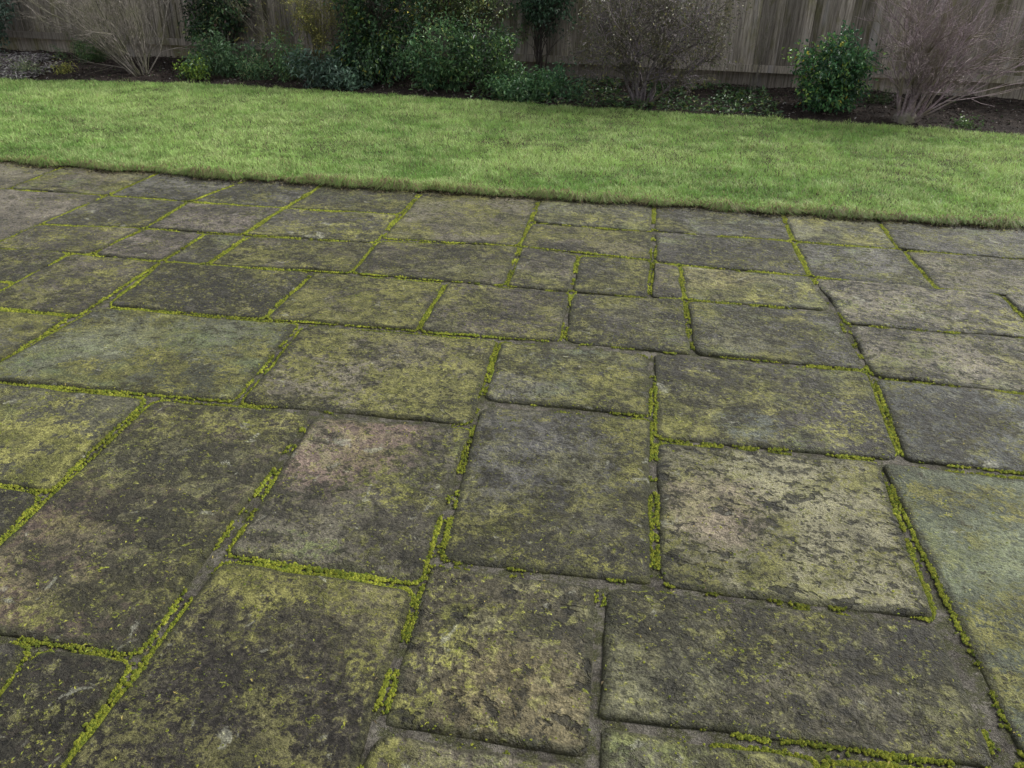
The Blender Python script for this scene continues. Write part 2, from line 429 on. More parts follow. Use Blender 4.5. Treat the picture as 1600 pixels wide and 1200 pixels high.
slab('E5', [(1364, 589), (1740, 627), (1830, 762), (1414, 719)], (.10, .106, .092), .5, .5, .3, BLU_F)
slab('F0', [(-70, 590), (236, 619), (78, 766), (-260, 722)], OLV, .66, .3, .2, GRN_F)
slab('F0b', [(-260, 722), (78, 767), (-120, 955), (-520, 890)], DRK, .5, .5, .3, OLV)  # dark tone chosen to paint the shade over the near-left corner
slab('F1', [(240, 619), (491, 643), (216, 1027), (-140, 973)], (.082, .070, .046), .7, .56, .3, OLV, ((-.24, -.28), .42, (.135, .095, .072)))  # dark base tone carries near-left shade; the pinkish patch is stone colour
slab('F2', [(491, 644), (740, 667), (658, 916), (347, 866)], (.115, .105, .075), .65, .5, .4, GRN_F, ((-.17, .22), .30, (.235, .165, .135)))
slab('F3', [(748, 628), (1020, 653), (1023, 914), (682, 876)], (.090, .085, .058), .62, .4, .4, OLV, ((-.08, .12), .33, (.125, .122, .118)))
slab('F4', [(1022, 686), (1376, 718), (1469, 970), (1026, 916)], (.27, .255, .155), .62, .36, 1.2, (.20, .195, .10), ((-.2, 0.02), .2, (.25, .20, .15)))
slab('F5', [(1372, 720), (1850, 768), (2080, 1250), (1596, 1187)], (.130, .150, .092), .5, .14, .2, (.13, .155, .085))
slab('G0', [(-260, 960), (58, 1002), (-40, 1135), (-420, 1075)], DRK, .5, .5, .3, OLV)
slab('G1', [(58, 1003), (216, 1027), (50, 1290), (-160, 1258)], (.09, .074, .055), .4, .75, .8, OLV)  # base tone kept dark for the near-left shade
slab('G2', [(347, 868), (655, 917), (530, 1290), (60, 1240)], (.185, .168, .095), .7, .12, .3, (.15, .14, .06), ((-.06, -.28), .56, (.030, .026, .022)))  # dark lower patch is near-left shade put into the slab colour
slab('G3', [(668, 876), (938, 912), (926, 1187), (588, 1134)], (.130, .116, .070), .62, .45, .9, OLV, ((.05, -.16), .2, (.12, .10, .05)))
slab('G4', [(942, 909), (1474, 972), (1572, 1204), (931, 1121)], (.088, .080, .052), .66, .62, .4, OLV, ((-.33, -.05), .25, (.13, .13, .075)))
slab('H0', [(588, 1136), (926, 1189), (905, 1420), (470, 1350)], BRN, .6, .3)
slab('H2', [(931, 1124), (1280, 1180), (1300, 1430), (912, 1400)], OLV, .7, .3)
slab('H3', [(1280, 1180), (1576, 1208), (1650, 1440), (1302, 1430)], OLV, .6, .4)

SURF = []
SLAB_POLYS = []        # world outlines used by the moss and by the filler search
def rounded(q, inset, rad, n_px, seed, wob):
    q = np.asarray(q, float)
    if np.cross(q[1] - q[0], q[2] - q[1]) > 0: q = q[::-1]
    c = q.mean(0)
    # inset every side
    lines = []
    for k in range(4):
        a, b = q[k], q[(k + 1) % 4]; d = (b - a) / np.linalg.norm(b - a); nrm = np.array([d[1], -d[0]])
        if nrm @ (c - a) < 0: nrm = -nrm
        lines.append((a + nrm * inset * random.uniform(.75, 1.25), d))
    cor = []
    for k in range(4):
        (a, d), (b, e) = lines[k - 1], lines[k]
        t = np.linalg.solve(np.stack([d, -e], 1), b - a)[0]; cor.append(a + d * t)
    pts = []
    for k in range(4):
        p0, p1, p2 = cor[k - 1], cor[k], cor[(k + 1) % 4]
        r = rad * random.choice((.45, .8, 1.0, 1.5, 2.1))
        r = min(r, .3 * np.linalg.norm(p1 - p0), .3 * np.linalg.norm(p2 - p1))
        a = p1 + (p0 - p1) / np.linalg.norm(p0 - p1) * r; b = p1 + (p2 - p1) / np.linalg.norm(p2 - p1) * r
        for t in np.linspace(0, 1, 7): pts.append((1 - t) ** 2 * a + 2 * t * (1 - t) * p1 + t * t * b)
    pts = np.array(pts)
    # resample evenly and roughen the edge
    P = np.vstack([pts, pts[:1]]); s = np.concatenate([[0], np.cumsum(np.linalg.norm(np.diff(P, axis=0), axis=1))])
    n = max(40, min(170, int(s[-1] / n_px)))
    u = np.linspace(0, s[-1], n, endpoint=False)
    o = np.stack([np.interp(u, s, P[:, 0]), np.interp(u, s, P[:, 1])], -1)
    cc = o.mean(0); rv = o - cc; rl = np.linalg.norm(rv, axis=1, keepdims=True)
    w = (vnoise(o[:, 0] * 9 + seed, o[:, 1] * 9, 4, seed) - .62) * wob
    return o + rv / rl * w[:, None]

def build_slab(q, seed, tone, lich, dark, pits, film, stain_shade):
    random.seed(seed)
    c3 = np.mean(q, 0); dist = math.hypot(c3[0], c3[1])
    o = rounded(q, .0055 if dist > 3.2 else .0075, .028, .010 + .004 * dist, seed, .018)
    SLAB_POLYS.append(o)
    c = o.mean(0); L = o - c
    n = len(L); rel = .0050 + .003 * random.random() + .0055 * pits
    tilt = np.array([random.uniform(-.004, .004), random.uniform(-.004, .004)]); dz = random.uniform(-.0015, .0015)
    rad = np.linalg.norm(L, axis=1, keepdims=True)
    def ring(d, z):            # d metres in from the edge
        s = np.maximum(1 - d / rad, 0.02) if d > 0 else np.ones_like(rad)
        return np.concatenate([L * s, np.full((n, 1), z)], 1)
    rings = [ring(0, -.045), ring(0, -.013), ring(.004, -.0066), ring(.010, -.0028), ring(.019, -.0006)]
    for s in np.linspace(.95, .06, 16 if dist < 3.4 else 11): rings.append(np.concatenate([(L * (1 - .019 / rad)) * s, np.zeros((n, 1))], 1))
    V = np.concatenate(rings)
    x, y = V[:, 0] + c[0], V[:, 1] + c[1]
    def surf(x, y):
        terr = vnoise(x * 3.2 - seed, y * 4.4, 5, seed + 31)
        return (vnoise(x * 5 + seed * 3, y * 7, 5, seed) - .5) * 2 * rel + (np.floor(terr * 7) / 7 - .5) * rel * 1.3      # riven layers
    SURF.append(lambda x, y: surf(x, y) + np.column_stack([x - c[0], y - c[1]]) @ tilt + dz)
    relief = surf(x, y)
    m = np.ones(len(V)); m[:n] = 0; m[n:2 * n] = .3; m[2 * n:3 * n] = .6
    V[:, 2] += relief * m + (V[:, :2] @ tilt) + dz
    V = np.vstack([V, [[0, 0, V[-n:, 2].mean()]]])
    k = len(rings); a = np.arange(n); b = (a + 1) % n
    quads = np.concatenate([np.stack([r * n + a, r * n + b, (r + 1) * n + b, (r + 1) * n + a], -1) for r in range(k - 1)])
    tris = np.stack([(k - 1) * n + a, (k - 1) * n + b, np.full(n, k * n)], -1)
    cr = (L[0, 0] * L[1, 1] - L[0, 1] * L[1, 0])
    if cr < 0: quads = quads[:, ::-1]; tris = tris[:, ::-1]
    rim = np.zeros(len(V)); rim[:4 * n] = 1; rim[4 * n:5 * n] = .75; rim[5 * n:6 * n] = .12
    ob = link('slab', np_mesh('slab', V, [quads, tris], True, {'rim': ('FLOAT', rim)}), M_SLAB, patio, (c[0], c[1], 0))
    ob.color = tuple(tone) + (1,)
    ob['lichen'] = float(lich); ob['dark'] = float(dark); ob['patch'] = float(pits)
    ob['mottle'] = float(MOTTLE.get(seed, .8))
    ob['film_color'] = [float(z) for z in film]
    if stain_shade: (sx, sy_), sr, scol = stain_shade
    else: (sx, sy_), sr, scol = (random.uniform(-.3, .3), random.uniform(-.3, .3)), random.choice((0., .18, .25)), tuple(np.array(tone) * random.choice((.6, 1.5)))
    ob['stain_shade_at'] = [float(sx), float(sy_), 0.0]; ob['stain_shade_size'] = float(sr); ob['stain_shade_depth'] = 1.35 if max(scol) < .05 else 1.0; ob['stain_shade_color'] = [float(z) for z in scol]
    return ob

MOTTLE = {list(S).index(n) + 1: m for n, m in dict(E1=.35, F5=.28, F3=.55, E0=.4, F0=.4, G2=.4, F1=.7, F4=.5, A5=.5, E5=.55, B0=.4, A1=.5, A8=.5, H0=.5, H2=.5, H3=.5,
          E2=1.05, G3=1.1, D1=1.1, C3=1., D9=1.1, C9=1.1, D7=1., G4=.85, G1=1.1).items()}
for k, (q, tone, lich, dark, pits, film, stain_shade) in enumerate(S.values()):
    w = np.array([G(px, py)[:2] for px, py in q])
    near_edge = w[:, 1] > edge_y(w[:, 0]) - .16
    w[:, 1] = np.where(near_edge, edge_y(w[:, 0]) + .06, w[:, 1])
    build_slab(w, k + 1, tone, lich, dark, pits, film, stain_shade)

# slabs continue past the frame: fill what is left free beside the traced ones
cell = .03; gx0, gx1, gy0, gy1 = -6.6, 4.6, .25, 5.36
nxg, nyg = int((gx1 - gx0) / cell), int((gy1 - gy0) / cell)
CX, CY = np.meshgrid(gx0 + (np.arange(nxg) + .5) * cell, gy0 + (np.arange(nyg) + .5) * cell)
occ = np.zeros(CX.shape, bool)
for o in SLAB_POLYS:
    cc = o.mean(0); inside = np.zeros(CX.shape, bool)
    oo = cc + (o - cc) * 1.03
    bx = (CX > oo[:, 0].min()) & (CX < oo[:, 0].max()) & (CY > oo[:, 1].min()) & (CY < oo[:, 1].max())
    xx, yy = CX[bx], CY[bx]; ins = np.zeros(len(xx), bool)
    for (x1, y1), (x2, y2) in zip(oo, np.roll(oo, -1, 0)):
        t = ((y1 > yy) != (y2 > yy)); ins ^= t & (xx < (x2 - x1) * (yy - y1) / (y2 - y1 + 1e-12) + x1)
    occ[bx] |= ins
def in_frame(x, y):
    d = np.array([x, y, -CAM_H]); z = d @ FW
    if z <= .05: return False
    px, py = 800 + F_PX * (d @ RT) / z, 600 - F_PX * (d @ UP) / z
    return -10 < px < 1610 and -10 < py < 1210
rf = random.Random(4); fk = 200
for jy in range(nyg - 1, -1, -1):
    for ix in range(nxg):
        if occ[jy, ix]: continue
        mw = int(rf.choice((.6, .6, .9, .45)) / cell); mh = int(rf.choice((.45, .6, .6, .75)) / cell)
        w = 0
        while w < mw and ix + w < nxg and not occ[jy, ix + w]: w += 1
        h = 0
        while h < mh and jy - h >= 0 and not occ[jy - h, ix:ix + w].any(): h += 1
        if w * cell < .16 or h * cell < .16: continue
        x0 = gx0 + ix * cell; x1 = x0 + w * cell; y1 = gy0 + (jy + 1) * cell; y0 = y1 - h * cell
        occ[jy - h + 1:jy + 1, ix:ix + w] = True
        if any(in_frame(*p) for p in ((x0, y0), (x1, y0), (x0, y1), (x1, y1))) and min(w, h) * cell < .22: continue
        fk += 1
        build_slab(np.array([(x0, y1), (x1, y1), (x1, y0), (x0, y0)]), fk, rf.choice((BRN, GRY, OLV, DRK, TAN)), rf.uniform(.4, .8), rf.uniform(.3, .6), rf.uniform(.2, .6), rf.choice((GRN_F, OLV)), None)

# ------------------------------------------------------------------ moss cushions in the joints
def blobs(P, R, H, tint, seed, nseg=5):
    """many small overlapping cushions: one jittered ring and a top"""
    r_ = np.random.default_rng(seed); n = len(P)
    a0 = r_.random((n, 1)) * 6.28 + (np.arange(nseg) / nseg * 2 * PI)[None]
    q = R[:, None] * (.7 + .6 * r_.random((n, nseg)))
    ring = np.stack([P[:, 0:1] + np.cos(a0) * q, P[:, 1:2] + np.sin(a0) * q, P[:, 2:3] + H[:, None] * (-.1 + .35 * r_.random((n, nseg)))], -1)
    top = P + np.stack([(r_.random(n) - .5) * R * .8, (r_.random(n) - .5) * R * .8, H], -1)
    V = np.concatenate([ring, top[:, None]], 1); m = nseg + 1; base = (np.arange(n) * m)[:, None]
    a = np.arange(nseg); b = (a + 1) % nseg
    T = (base[:, :, None] + np.stack([a, b, np.full(nseg, nseg)], -1)[None]).reshape(-1, 3)
    C = np.concatenate([tint[:, None, :] * np.ones((1, m, 1)), np.ones((n, m, 1))], -1)
    return V.reshape(-1, 3), T, C.reshape(-1, 4)

# where the joints carry thick moss, and where they are bare mortar
BOOST = [(G(px, py)[:2], rd, am) for px, py, rd, am in ((280, 960, .3, .13), (420, 760, .25, .08), (500, 895, .25, .17), (1020, 780, .28, .13), (760, 1165, .34, -.25), (930, 1050, .28, -.2), (940, 1150, .25, -.2), (1250, 945, .3, .05),
          (1520, 1080, .25, -.14), (1150, 1150, .3, -.03), (1475, 930, .16, .15), (120, 720, .3, .1), (120, 1010, .3, -.02), (560, 1170, .25, -.15), (600, 655, .25, -.1))]
mp, mr = [], []
r2 = np.random.default_rng(21)
for o in SLAB_POLYS:
    cc = o.mean(0)
    if cc[1] < .6 or abs(cc[0] + .5) > 5.2: continue
    nx_ = np.roll(o, -1, 0); seg = nx_ - o; ln = np.linalg.norm(seg, axis=1)
    dist = max(1.3, math.hypot(cc[0], cc[1]))
    step = .0010 * dist ** .75
    for a, d, l in zip(o, seg, ln):
        k = max(1, int(l / step * r2.uniform(.7, 1.3)))
        t = r2.random(k)[:, None]
        outw = np.array([-d[1], d[0]]) / max(l, 1e-6)
        if outw @ (a - cc) < 0: outw = -outw
        q = a + d * t + outw * (.002 + r2.normal(0, .0034, (k, 1)) * (1 + 1.3 * (r2.random((k, 1)) < .16)))
        # edges running away from the viewer carry more moss; patchy everywhere
        along = abs(d[1]) / max(l, 1e-6)
        dens = vnoise(q[:, 0] * 2.1, q[:, 1] * 2.1, 3, 14) * .65 + vnoise(q[:, 0] * 17, q[:, 1] * 17, 3, 15) * .6
        left = np.clip((-.15 - q[:, 0]) / 1.6, 0, 1) * .06
        for bp, rd, am in BOOST: dens = dens + am * np.exp(-((q[:, 0] - bp[0]) ** 2 + (q[:, 1] - bp[1]) ** 2) / (rd * rd) * 1.5)
        keep = dens + left + .02 * along > .585 - .07 * np.clip((dist - 1.8) / 1.5, 0, 1) + .05 * r2.random(len(q))
        q = q[keep]; de = dens[keep]
        mp.append(np.column_stack([q, np.full(len(q), -.0092)])); mr.append((.0017 + .0026 * np.clip(de - .55, 0, .3) / .3 + .0022 * r2.random(len(q)) ** 2) * (1 + .15 * (dist - 1.3)))
for o, sf in zip(SLAB_POLYS, SURF):          # flecks of moss spreading over the stone, thicker by the edges
    cc = o.mean(0)
    if cc[1] < .6 or abs(cc[0] + .5) > 5.2: continue
    k = int(330 * np.ptp(o[:, 0]) * np.ptp(o[:, 1]) * 4)
    q = cc + (o[r2.integers(0, len(o), k)] - cc) * (1 - .97 * r2.random((k, 1)) ** 1.6) + r2.normal(0, .006, (k, 2))
    rad_ = np.linalg.norm(q - cc, axis=1)
    keep = vnoise(q[:, 0] * 4.3, q[:, 1] * 4.3, 3, 90) * .6 + vnoise(q[:, 0] * 30, q[:, 1] * 30, 2, 91) * .5 > .62
    q = q[keep]; q = cc + (q - cc) * .985
    mp.append(np.column_stack([q, sf(q[:, 0], q[:, 1]) - .0006])); mr.append(.0012 + .0026 * r2.random(len(q)) ** 2)
mp = np.concatenate(mp); mr = np.concatenate(mr) * 1.2
hh = vnoise(mp[:, 0] * 9, mp[:, 1] * 9, 3, 40)[:, None]; rr = r2.random((len(mp), 1))
tint = np.array([[.075, .105, .014]]) * (1 - rr) + np.array([[.240, .255, .030]]) * rr
tint = tint * (.4 + .9 * hh)
V, T, C = blobs(mp, mr, mr * .6 + .0034 * (mp[:, 2] < -.009), tint, 3)
print('moss cushions', len(mp))
tag(link('joint_moss', np_mesh('joint_moss', V, [T], True, {'tint': ('FLOAT_COLOR', C)}), M_MOSS),
    'bright yellow-green cushion moss growing in the joints between the paving slabs', 'moss', kind='stuff')

# ------------------------------------------------------------------ crumbs, needles and seed husks on the paving
def leaves_mesh(P, N_, D, L, W, tint, fold=.25, curl=.15):
    """leaf: 6 vertices, 4 triangles as 2 quads folded along the midrib"""
    n = len(P)
    D = D / np.linalg.norm(D, axis=1, keepdims=True)
    Sd = np.cross(N_, D); Sd /= np.linalg.norm(Sd, axis=1, keepdims=True) + 1e-9
    Nn = np.cross(D, Sd)
    L = L[:, None]; W = W[:, None]
    b = P; tip = P + D * L - Nn * L * curl; m = P + D * L * .5
    l = m + Sd * W * .5 + Nn * W * fold; r = m - Sd * W * .5 + Nn * W * fold
    V = np.stack([b, r, tip, l], 1)
    base = (np.arange(n) * 4)[:, None]
    T = np.concatenate([base + np.array([[0, 1, 2]]), base + np.array([[0, 2, 3]])])
    C = np.concatenate([np.repeat(tint[:, None, :], 4, 1), np.ones((n, 4, 1))], -1)
    return V.reshape(-1, 3), T, C.reshape(-1, 4)

def unit(n, r, zmin=-1.):
    v = r.normal(size=(n, 3)); v /= np.linalg.norm(v, axis=1, keepdims=True); v[:, 2] = np.where(v[:, 2] < zmin, -v[:, 2], v[:, 2]); return v

r3 = np.random.default_rng(8)
n = 7200
P = np.column_stack([r3.uniform(-5, 3.4, n), .9 + 4.5 * r3.random(n) ** 1.25, np.full(n, .006)])
kp = vnoise(P[:, 0] * 1.6, P[:, 1] * 1.6, 3, 22) + .25 * r3.random(n) > .58
P = P[kp]; n = len(P)
P[:, 2] += .003 * r3.random(n)
D = unit(n, r3); D[:, 2] *= .15
Nn = unit(n, r3) * .35; Nn[:, 2] = 1
pal = np.array([[.20, .20, .03], [.13, .15, .02], [.09, .07, .035], [.24, .20, .06], [.05, .045, .03]])
t_ = pal[r3.choice(5, n, p=[.3, .3, .2, .08, .12])]
k = 6000                                     # soil crumbs and dead grass fallen from the turf edge
xe = r3.uniform(-6, 3.6, k); Pk = np.column_stack([xe, edge_y(xe) - r3.random(k) ** 2.2 * .11, .004 + .004 * r3.random(k)])
kd = np.array([[.020, .014, .010], [.040, .030, .020], [.17, .14, .08], [.09, .08, .03]])[r3.choice(4, k, p=[.4, .3, .18, .12])]
Dk = unit(k, r3); Dk[:, 2] *= .3; Nk = unit(k, r3) * .6; Nk[:, 2] = 1
P = np.concatenate([P, Pk]); Nn = np.concatenate([Nn, Nk]); D = np.concatenate([D, Dk]); t_ = np.concatenate([t_, kd])
V, T, C = leaves_mesh(P, Nn, D, np.concatenate([r3.uniform(.006, .015, n), r3.uniform(.006, .03, k)]), np.concatenate([r3.uniform(.003, .006, n), r3.uniform(.003, .01, k)]), t_)
tag(link('patio_debris', np_mesh('patio_debris', V, [T], False, {'tint': ('FLOAT_COLOR', C)}), M_LITTER),
    'tiny yellow-green moss crumbs and leaf fragments scattered on the paving', 'debris', kind='stuff')

# ------------------------------------------------------------------ grass
def blades(P, h, w, lean, tint, r):
    n = len(P)
    a = r.random(n) * 6.283
    side = np.stack([np.cos(a), np.sin(a), np.zeros(n)], -1)
    b = r.random(n) * 6.283
    ld = np.stack([np.cos(b), np.sin(b), np.zeros(n)], -1) * (h * lean)[:, None]
    up = np.zeros((n, 3)); up[:, 2] = h
    w = w[:, None]
    mid = P + up * .6 + ld * .35
    tip = P + up * (1 - .25 * np.clip(lean, 0, 2)[:, None] * .5) + ld
    V = np.stack([P - side * w * .5, P + side * w * .5, mid + side * w * .42, mid - side * w * .42, tip], 1)
    base = (np.arange(n) * 5)[:, None]
    Q = base + np.array([[0, 1, 2, 3]]); T = base + np.array([[3, 2, 4]])
    C = np.concatenate([np.repeat(tint[:, None], 5, 1), np.ones((n, 5, 1))], -1)
    return V.reshape(-1, 3), Q, T, C.reshape(-1, 4)

r4 = np.random.default_rng(77)
n = 390000
u = r4.random(n)
yb = 5.36 + (9.35 - 5.36) * u ** 1.15
xl, xr = -4.64 - (yb - 5.4) * .78 - 1.5, 2.55 + (yb - 5.4) * .38 + 1.9
x = xl + (xr - xl) * r4.random(n)
ed = yb - edge_y(x); bd = bed_y(x) - yb
keep = (ed > .0) & (bd > -.01)
x, y, ed, bd = x[keep], yb[keep], ed[keep], bd[keep]; n = len(x)
pn = vnoise(x * .8, y * 1.3, 5, 50); pf = vnoise(x * 5, y * 6, 4, 51); pg = vnoise(x * 14, y * 14, 2, 52)
hgt = .016 + .022 * np.clip((pf - .3) * 2, 0, 1) * (.4 + .6 * pg) + .018 * r4.random(n)
hgt *= np.where(ed < .06, 1.15, 1) * np.where(vnoise(x * 9, y * 9, 2, 57) > .72, 1.7, 1)
lean = .35 + .9 * r4.random(n)
g0, g1, g2, g3 = np.array([.145, .285, .060]), np.array([.290, .435, .122]), np.array([.455, .530, .235]), np.array([.340, .280, .150])
m1 = np.clip((pn - .35) / .3, 0, 1)[:, None]; m2 = np.clip((pf - .42) / .22, 0, 1)[:, None]
tint = g0 + (g1 - g0) * np.clip(m1 * .85 + r4.random((n, 1)) * .4, 0, 1)
tint = tint * (.8 + .35 * np.clip((pg - .3) / .4, 0, 1))[:, None]
tint = tint + (g2 - tint) * m2 * .6 * (r4.random((n, 1)) < .6)
straw = (r4.random(n) < .05 + .4 * np.exp(-ed / .07) + .07 * (pg > .62))[:, None]
tint = np.where(straw, g3 * (.45 + .6 * r4.random((n, 1))), tint) * (.75 + .5 * r4.random((n, 1)))
P = np.column_stack([x, y, np.full(n, .014)])
V, Q, T, C = blades(P, hgt, .0026 + .0022 * r4.random(n), lean, tint, r4)
# strands spilling over the paving edge
k = 42000
xe = r4.uniform(-6.3, 4.6, k); ye = edge_y(xe) + r4.random(k) ** 1.5 * .06
Pe = np.column_stack([xe, ye, .008 + .014 * r4.random(k)])
spill = .25 + 1.6 * np.clip((vnoise(xe * 7, xe * 0, 4, 60) - .3) * 2, 0, 1)
le = (.025 + .06 * r4.random(k)) * spill
ta = np.where((r4.random(k) < .55)[:, None], g3 * (.30 + .7 * r4.random((k, 1))), (g0 + (g1 - g0) * r4.random((k, 1))) * 1.05)
dirx = r4.normal(0, .55, k); dz = r4.uniform(.15, .95, k)
side = np.column_stack([np.ones(k), dirx * .3, r4.normal(0, .3, k)]); side /= np.linalg.norm(side, axis=1, keepdims=True)
we = (.0022 + .002 * r4.random(k))[:, None]
d1 = np.column_stack([dirx * .5, -np.full(k, .45), dz]); d2 = np.column_stack([dirx, -np.full(k, .75), dz * .35 - .22])
mid = Pe + d1 * le[:, None] * .6; tip = Pe + d2 * le[:, None]
Ve = np.stack([Pe - side * we * .5, Pe + side * we * .5, mid + side * we * .4, mid - side * we * .4, tip], 1).reshape(-1, 3)
be = (np.arange(k) * 5)[:, None] + len(V)
V = np.concatenate([V, Ve]); Q = np.concatenate([Q, be + np.array([[0, 1, 2, 3]])]); T = np.concatenate([T, be + np.array([[3, 2, 4]])])
C = np.concatenate([C, np.concatenate([np.repeat(ta[:, None], 5, 1), np.ones((k, 5, 1))], -1).reshape(-1, 4)])
print('grass blades', n + k)
tag(link('grass', np_mesh('grass', V, [Q, T], False, {'tint': ('FLOAT_COLOR', C)}), M_GRASS),
    'short green lawn grass with straw-coloured fringe along the paving edge', 'grass', kind='stuff')

# ------------------------------------------------------------------ fence
def box(x0, x1, y0, y1, z0, z1):
    v = np.array([(x, y, z) for z in (z0, z1) for y in (y0, y1) for x in (x0, x1)], float)
    f = np.array([(0, 2, 3, 1), (4, 5, 7, 6), (0, 1, 5, 4), (2, 6, 7, 3), (0, 4, 6, 2), (1, 3, 7, 5)])
    return v, f
ang = math.atan2(FB[1] - FA[1], FB[0] - FA[0]); FL = float(np.linalg.norm(FB - FA))
fence = tag(empty('timber_fence', (FA[0], FA[1], 0), ang), 'tall weathered closeboard timber fence along the back of the flower bed', 'fence')
rb = random.Random(6)
u = 0.0
bmesh_cache = {}
while u < FL:
    w = rb.choice((.078, .084, .092)); key = (w, rb.randrange(3))
    if key not in bmesh_cache:
        # feather-edge: thick on one side, thin on the other, ends a little worn
        zt, zb = 1.80, .232
        v = np.array([(0, -.008, zb), (w + .012, -.026, zb + .006 * (key[1] - 1)), (w + .012, -.003, zb + .006 * (key[1] - 1)), (0, -.002, zb),
                      (0, -.008, zt), (w + .012, -.026, zt), (w + .012, -.003, zt), (0, -.002, zt)])
        fc = np.array([(0, 3, 2, 1), (4, 5, 6, 7), (0, 1, 5, 4), (1, 2, 6, 5), (2, 3, 7, 6), (3, 0, 4, 7)])
        me = np_mesh('board', v, [fc]); me.materials.append(M_FENCE); bmesh_cache[key] = me
    o = bpy.data.objects.new('board', bmesh_cache[key]); COL.objects.link(o); o.parent = fence
    o.location = (u, rb.uniform(-.003, .003), rb.uniform(-.008, .008)); o.rotation_euler = (0, rb.uniform(-.006, .006), rb.uniform(-.01, .01))
    u += w
for k in range(int(FL / 1.83) + 1):
    x0 = k * 1.83 + .62; x1 = min(x0 + 1.83, FL)
    if x0 >= FL: break
    v, f = box(x0 + .004, x1 - .004, -.058, -.031, .215, .300); link('bottom_rail', np_mesh('bottom_rail', v, [f]), M_FENCE, fence, (0, 0, rb.uniform(-.006, .006)))
    v, f = box(x0 + .003, x1 - .003, .03, .056, -.08, .245); link('gravel_board', np_mesh('gravel_board', v, [f]), M_FENCE, fence, (0, 0, rb.uniform(-.008, .004)))
    v, f = box(x0 - .05, x0 + .05, .06, .16, -.3, 1.85); link('post', np_mesh('post', v, [f]), M_FENCE, fence)
v, f = box(0, FL, -.035, .035, 1.815, 1.845); link('top_cap', np_mesh('top_cap', v, [f]), M_FENCE, fence)

# ------------------------------------------------------------------ shrubs
def tubes(lines, sides=4):
    """lines: list of (points (k,3), radii (k,)) -> V, Q"""
    Vs, Qs = [], []; off = 0
    ang = np.arange(sides) / sides * 2 * PI
    for P, R in lines:
        P = np.asarray(P); k = len(P)
        T = np.gradient(P, axis=0); T /= np.linalg.norm(T, axis=1, keepdims=True) + 1e-9
        ref = np.array([.31, .87, .21]) if abs(T[0, 2]) > .7 else np.array([0, 0, 1.])
        A = np.cross(T, ref); A /= np.linalg.norm(A, axis=1, keepdims=True) + 1e-9; B = np.cross(T, A)
        V = P[:, None] + (A[:, None] * np.cos(ang)[None, :, None] + B[:, None] * np.sin(ang)[None, :, None]) * np.asarray(R)[:, None, None]
        Vs.append(V.reshape(-1, 3))
        a = np.arange(sides); b = (a + 1) % sides
        for s in range(k - 1): Qs.append(np.stack([off + s * sides + a, off + s * sides + b, off + (s + 1) * sides + b, off + (s + 1) * sides + a], -1))
        off += k * sides
    return np.concatenate(Vs), np.concatenate(Qs)

def grow(r, p, d, length, rad, depth, cfg, out):
    k = cfg.get('seg', 6) if depth < 2 else 4
    P = [np.array(p, float)]; d = np.array(d, float) / np.linalg.norm(d)
    for s in range(k):
        d = d + r.normal(0, cfg.get('wob', .12), 3) + np.array([0, 0, cfg.get('up', .05)])
        d /= np.linalg.norm(d); P.append(P[-1] + d * length / k)
    P = np.array(P); R = np.linspace(rad, rad * cfg.get('taper', .45), k + 1)
    out.append((depth, P, R))
    if depth >= cfg['depth']: return
    nb = cfg['kids'][depth]
    for i in range(nb):
        t = r.uniform(cfg.get('from', .25), 1.0) * k
        j = min(int(t), k - 1); q = P[j] + (P[j + 1] - P[j]) * (t - j)
        ax = (P[j + 1] - P[j]); ax /= np.linalg.norm(ax)
        sd = r.normal(size=3); sd -= ax * (sd @ ax); sd /= np.linalg.norm(sd) + 1e-9
        nd = ax * 1.0 + sd * cfg.get('spread', .6) * r.uniform(.5, 1.3)
        grow(r, q, nd, length * r.uniform(*cfg.get('lenr', (.4, .75))), rad * cfg.get('radr', .6) * (1 - .3 * t / k), depth + 1, cfg, out)

def stems_of(seed, n, h, cfg, width, bias=(0, 0), base_r=.05, rad=.009):
    r = np.random.default_rng(seed); out = []
    for i in range(n):
        a = r.random() * 6.283; sp_ = r.random() ** .6 * width
        d = np.array([math.cos(a) * sp_ + bias[0], math.sin(a) * sp_ * .8 + bias[1], 1.])
        b = np.array([math.cos(a) * base_r * r.random(), math.sin(a) * base_r * r.random(), -.04])
        grow(r, b, d, h * r.uniform(.75, 1.1), rad * r.uniform(.7, 1.2), 0, cfg, out)
    return out

def shrub(name, px, py, label, cat, seed, stems, bark, leaf=None, group=None, z=None):
    g = G(px, py, .02); zz = float(bed_z(g[0], g[1])) if z is None else z
    root = tag(empty(name, (g[0], g[1], zz)), label, cat, group)
    thick = [(P, R) for d, P, R in stems if d == 0]; thin = [(P, R) for d, P, R in stems if d > 0]
    V, Q = tubes(thick, 5); link('stems', np_mesh('stems', V, [Q], True), bark, root)
    if thin:
        V, Q = tubes(thin, 3); link('twigs', np_mesh('twigs', V, [Q], True), bark, root)
    if leaf: link('foliage', leaf, M_LEAF, root)
    return root

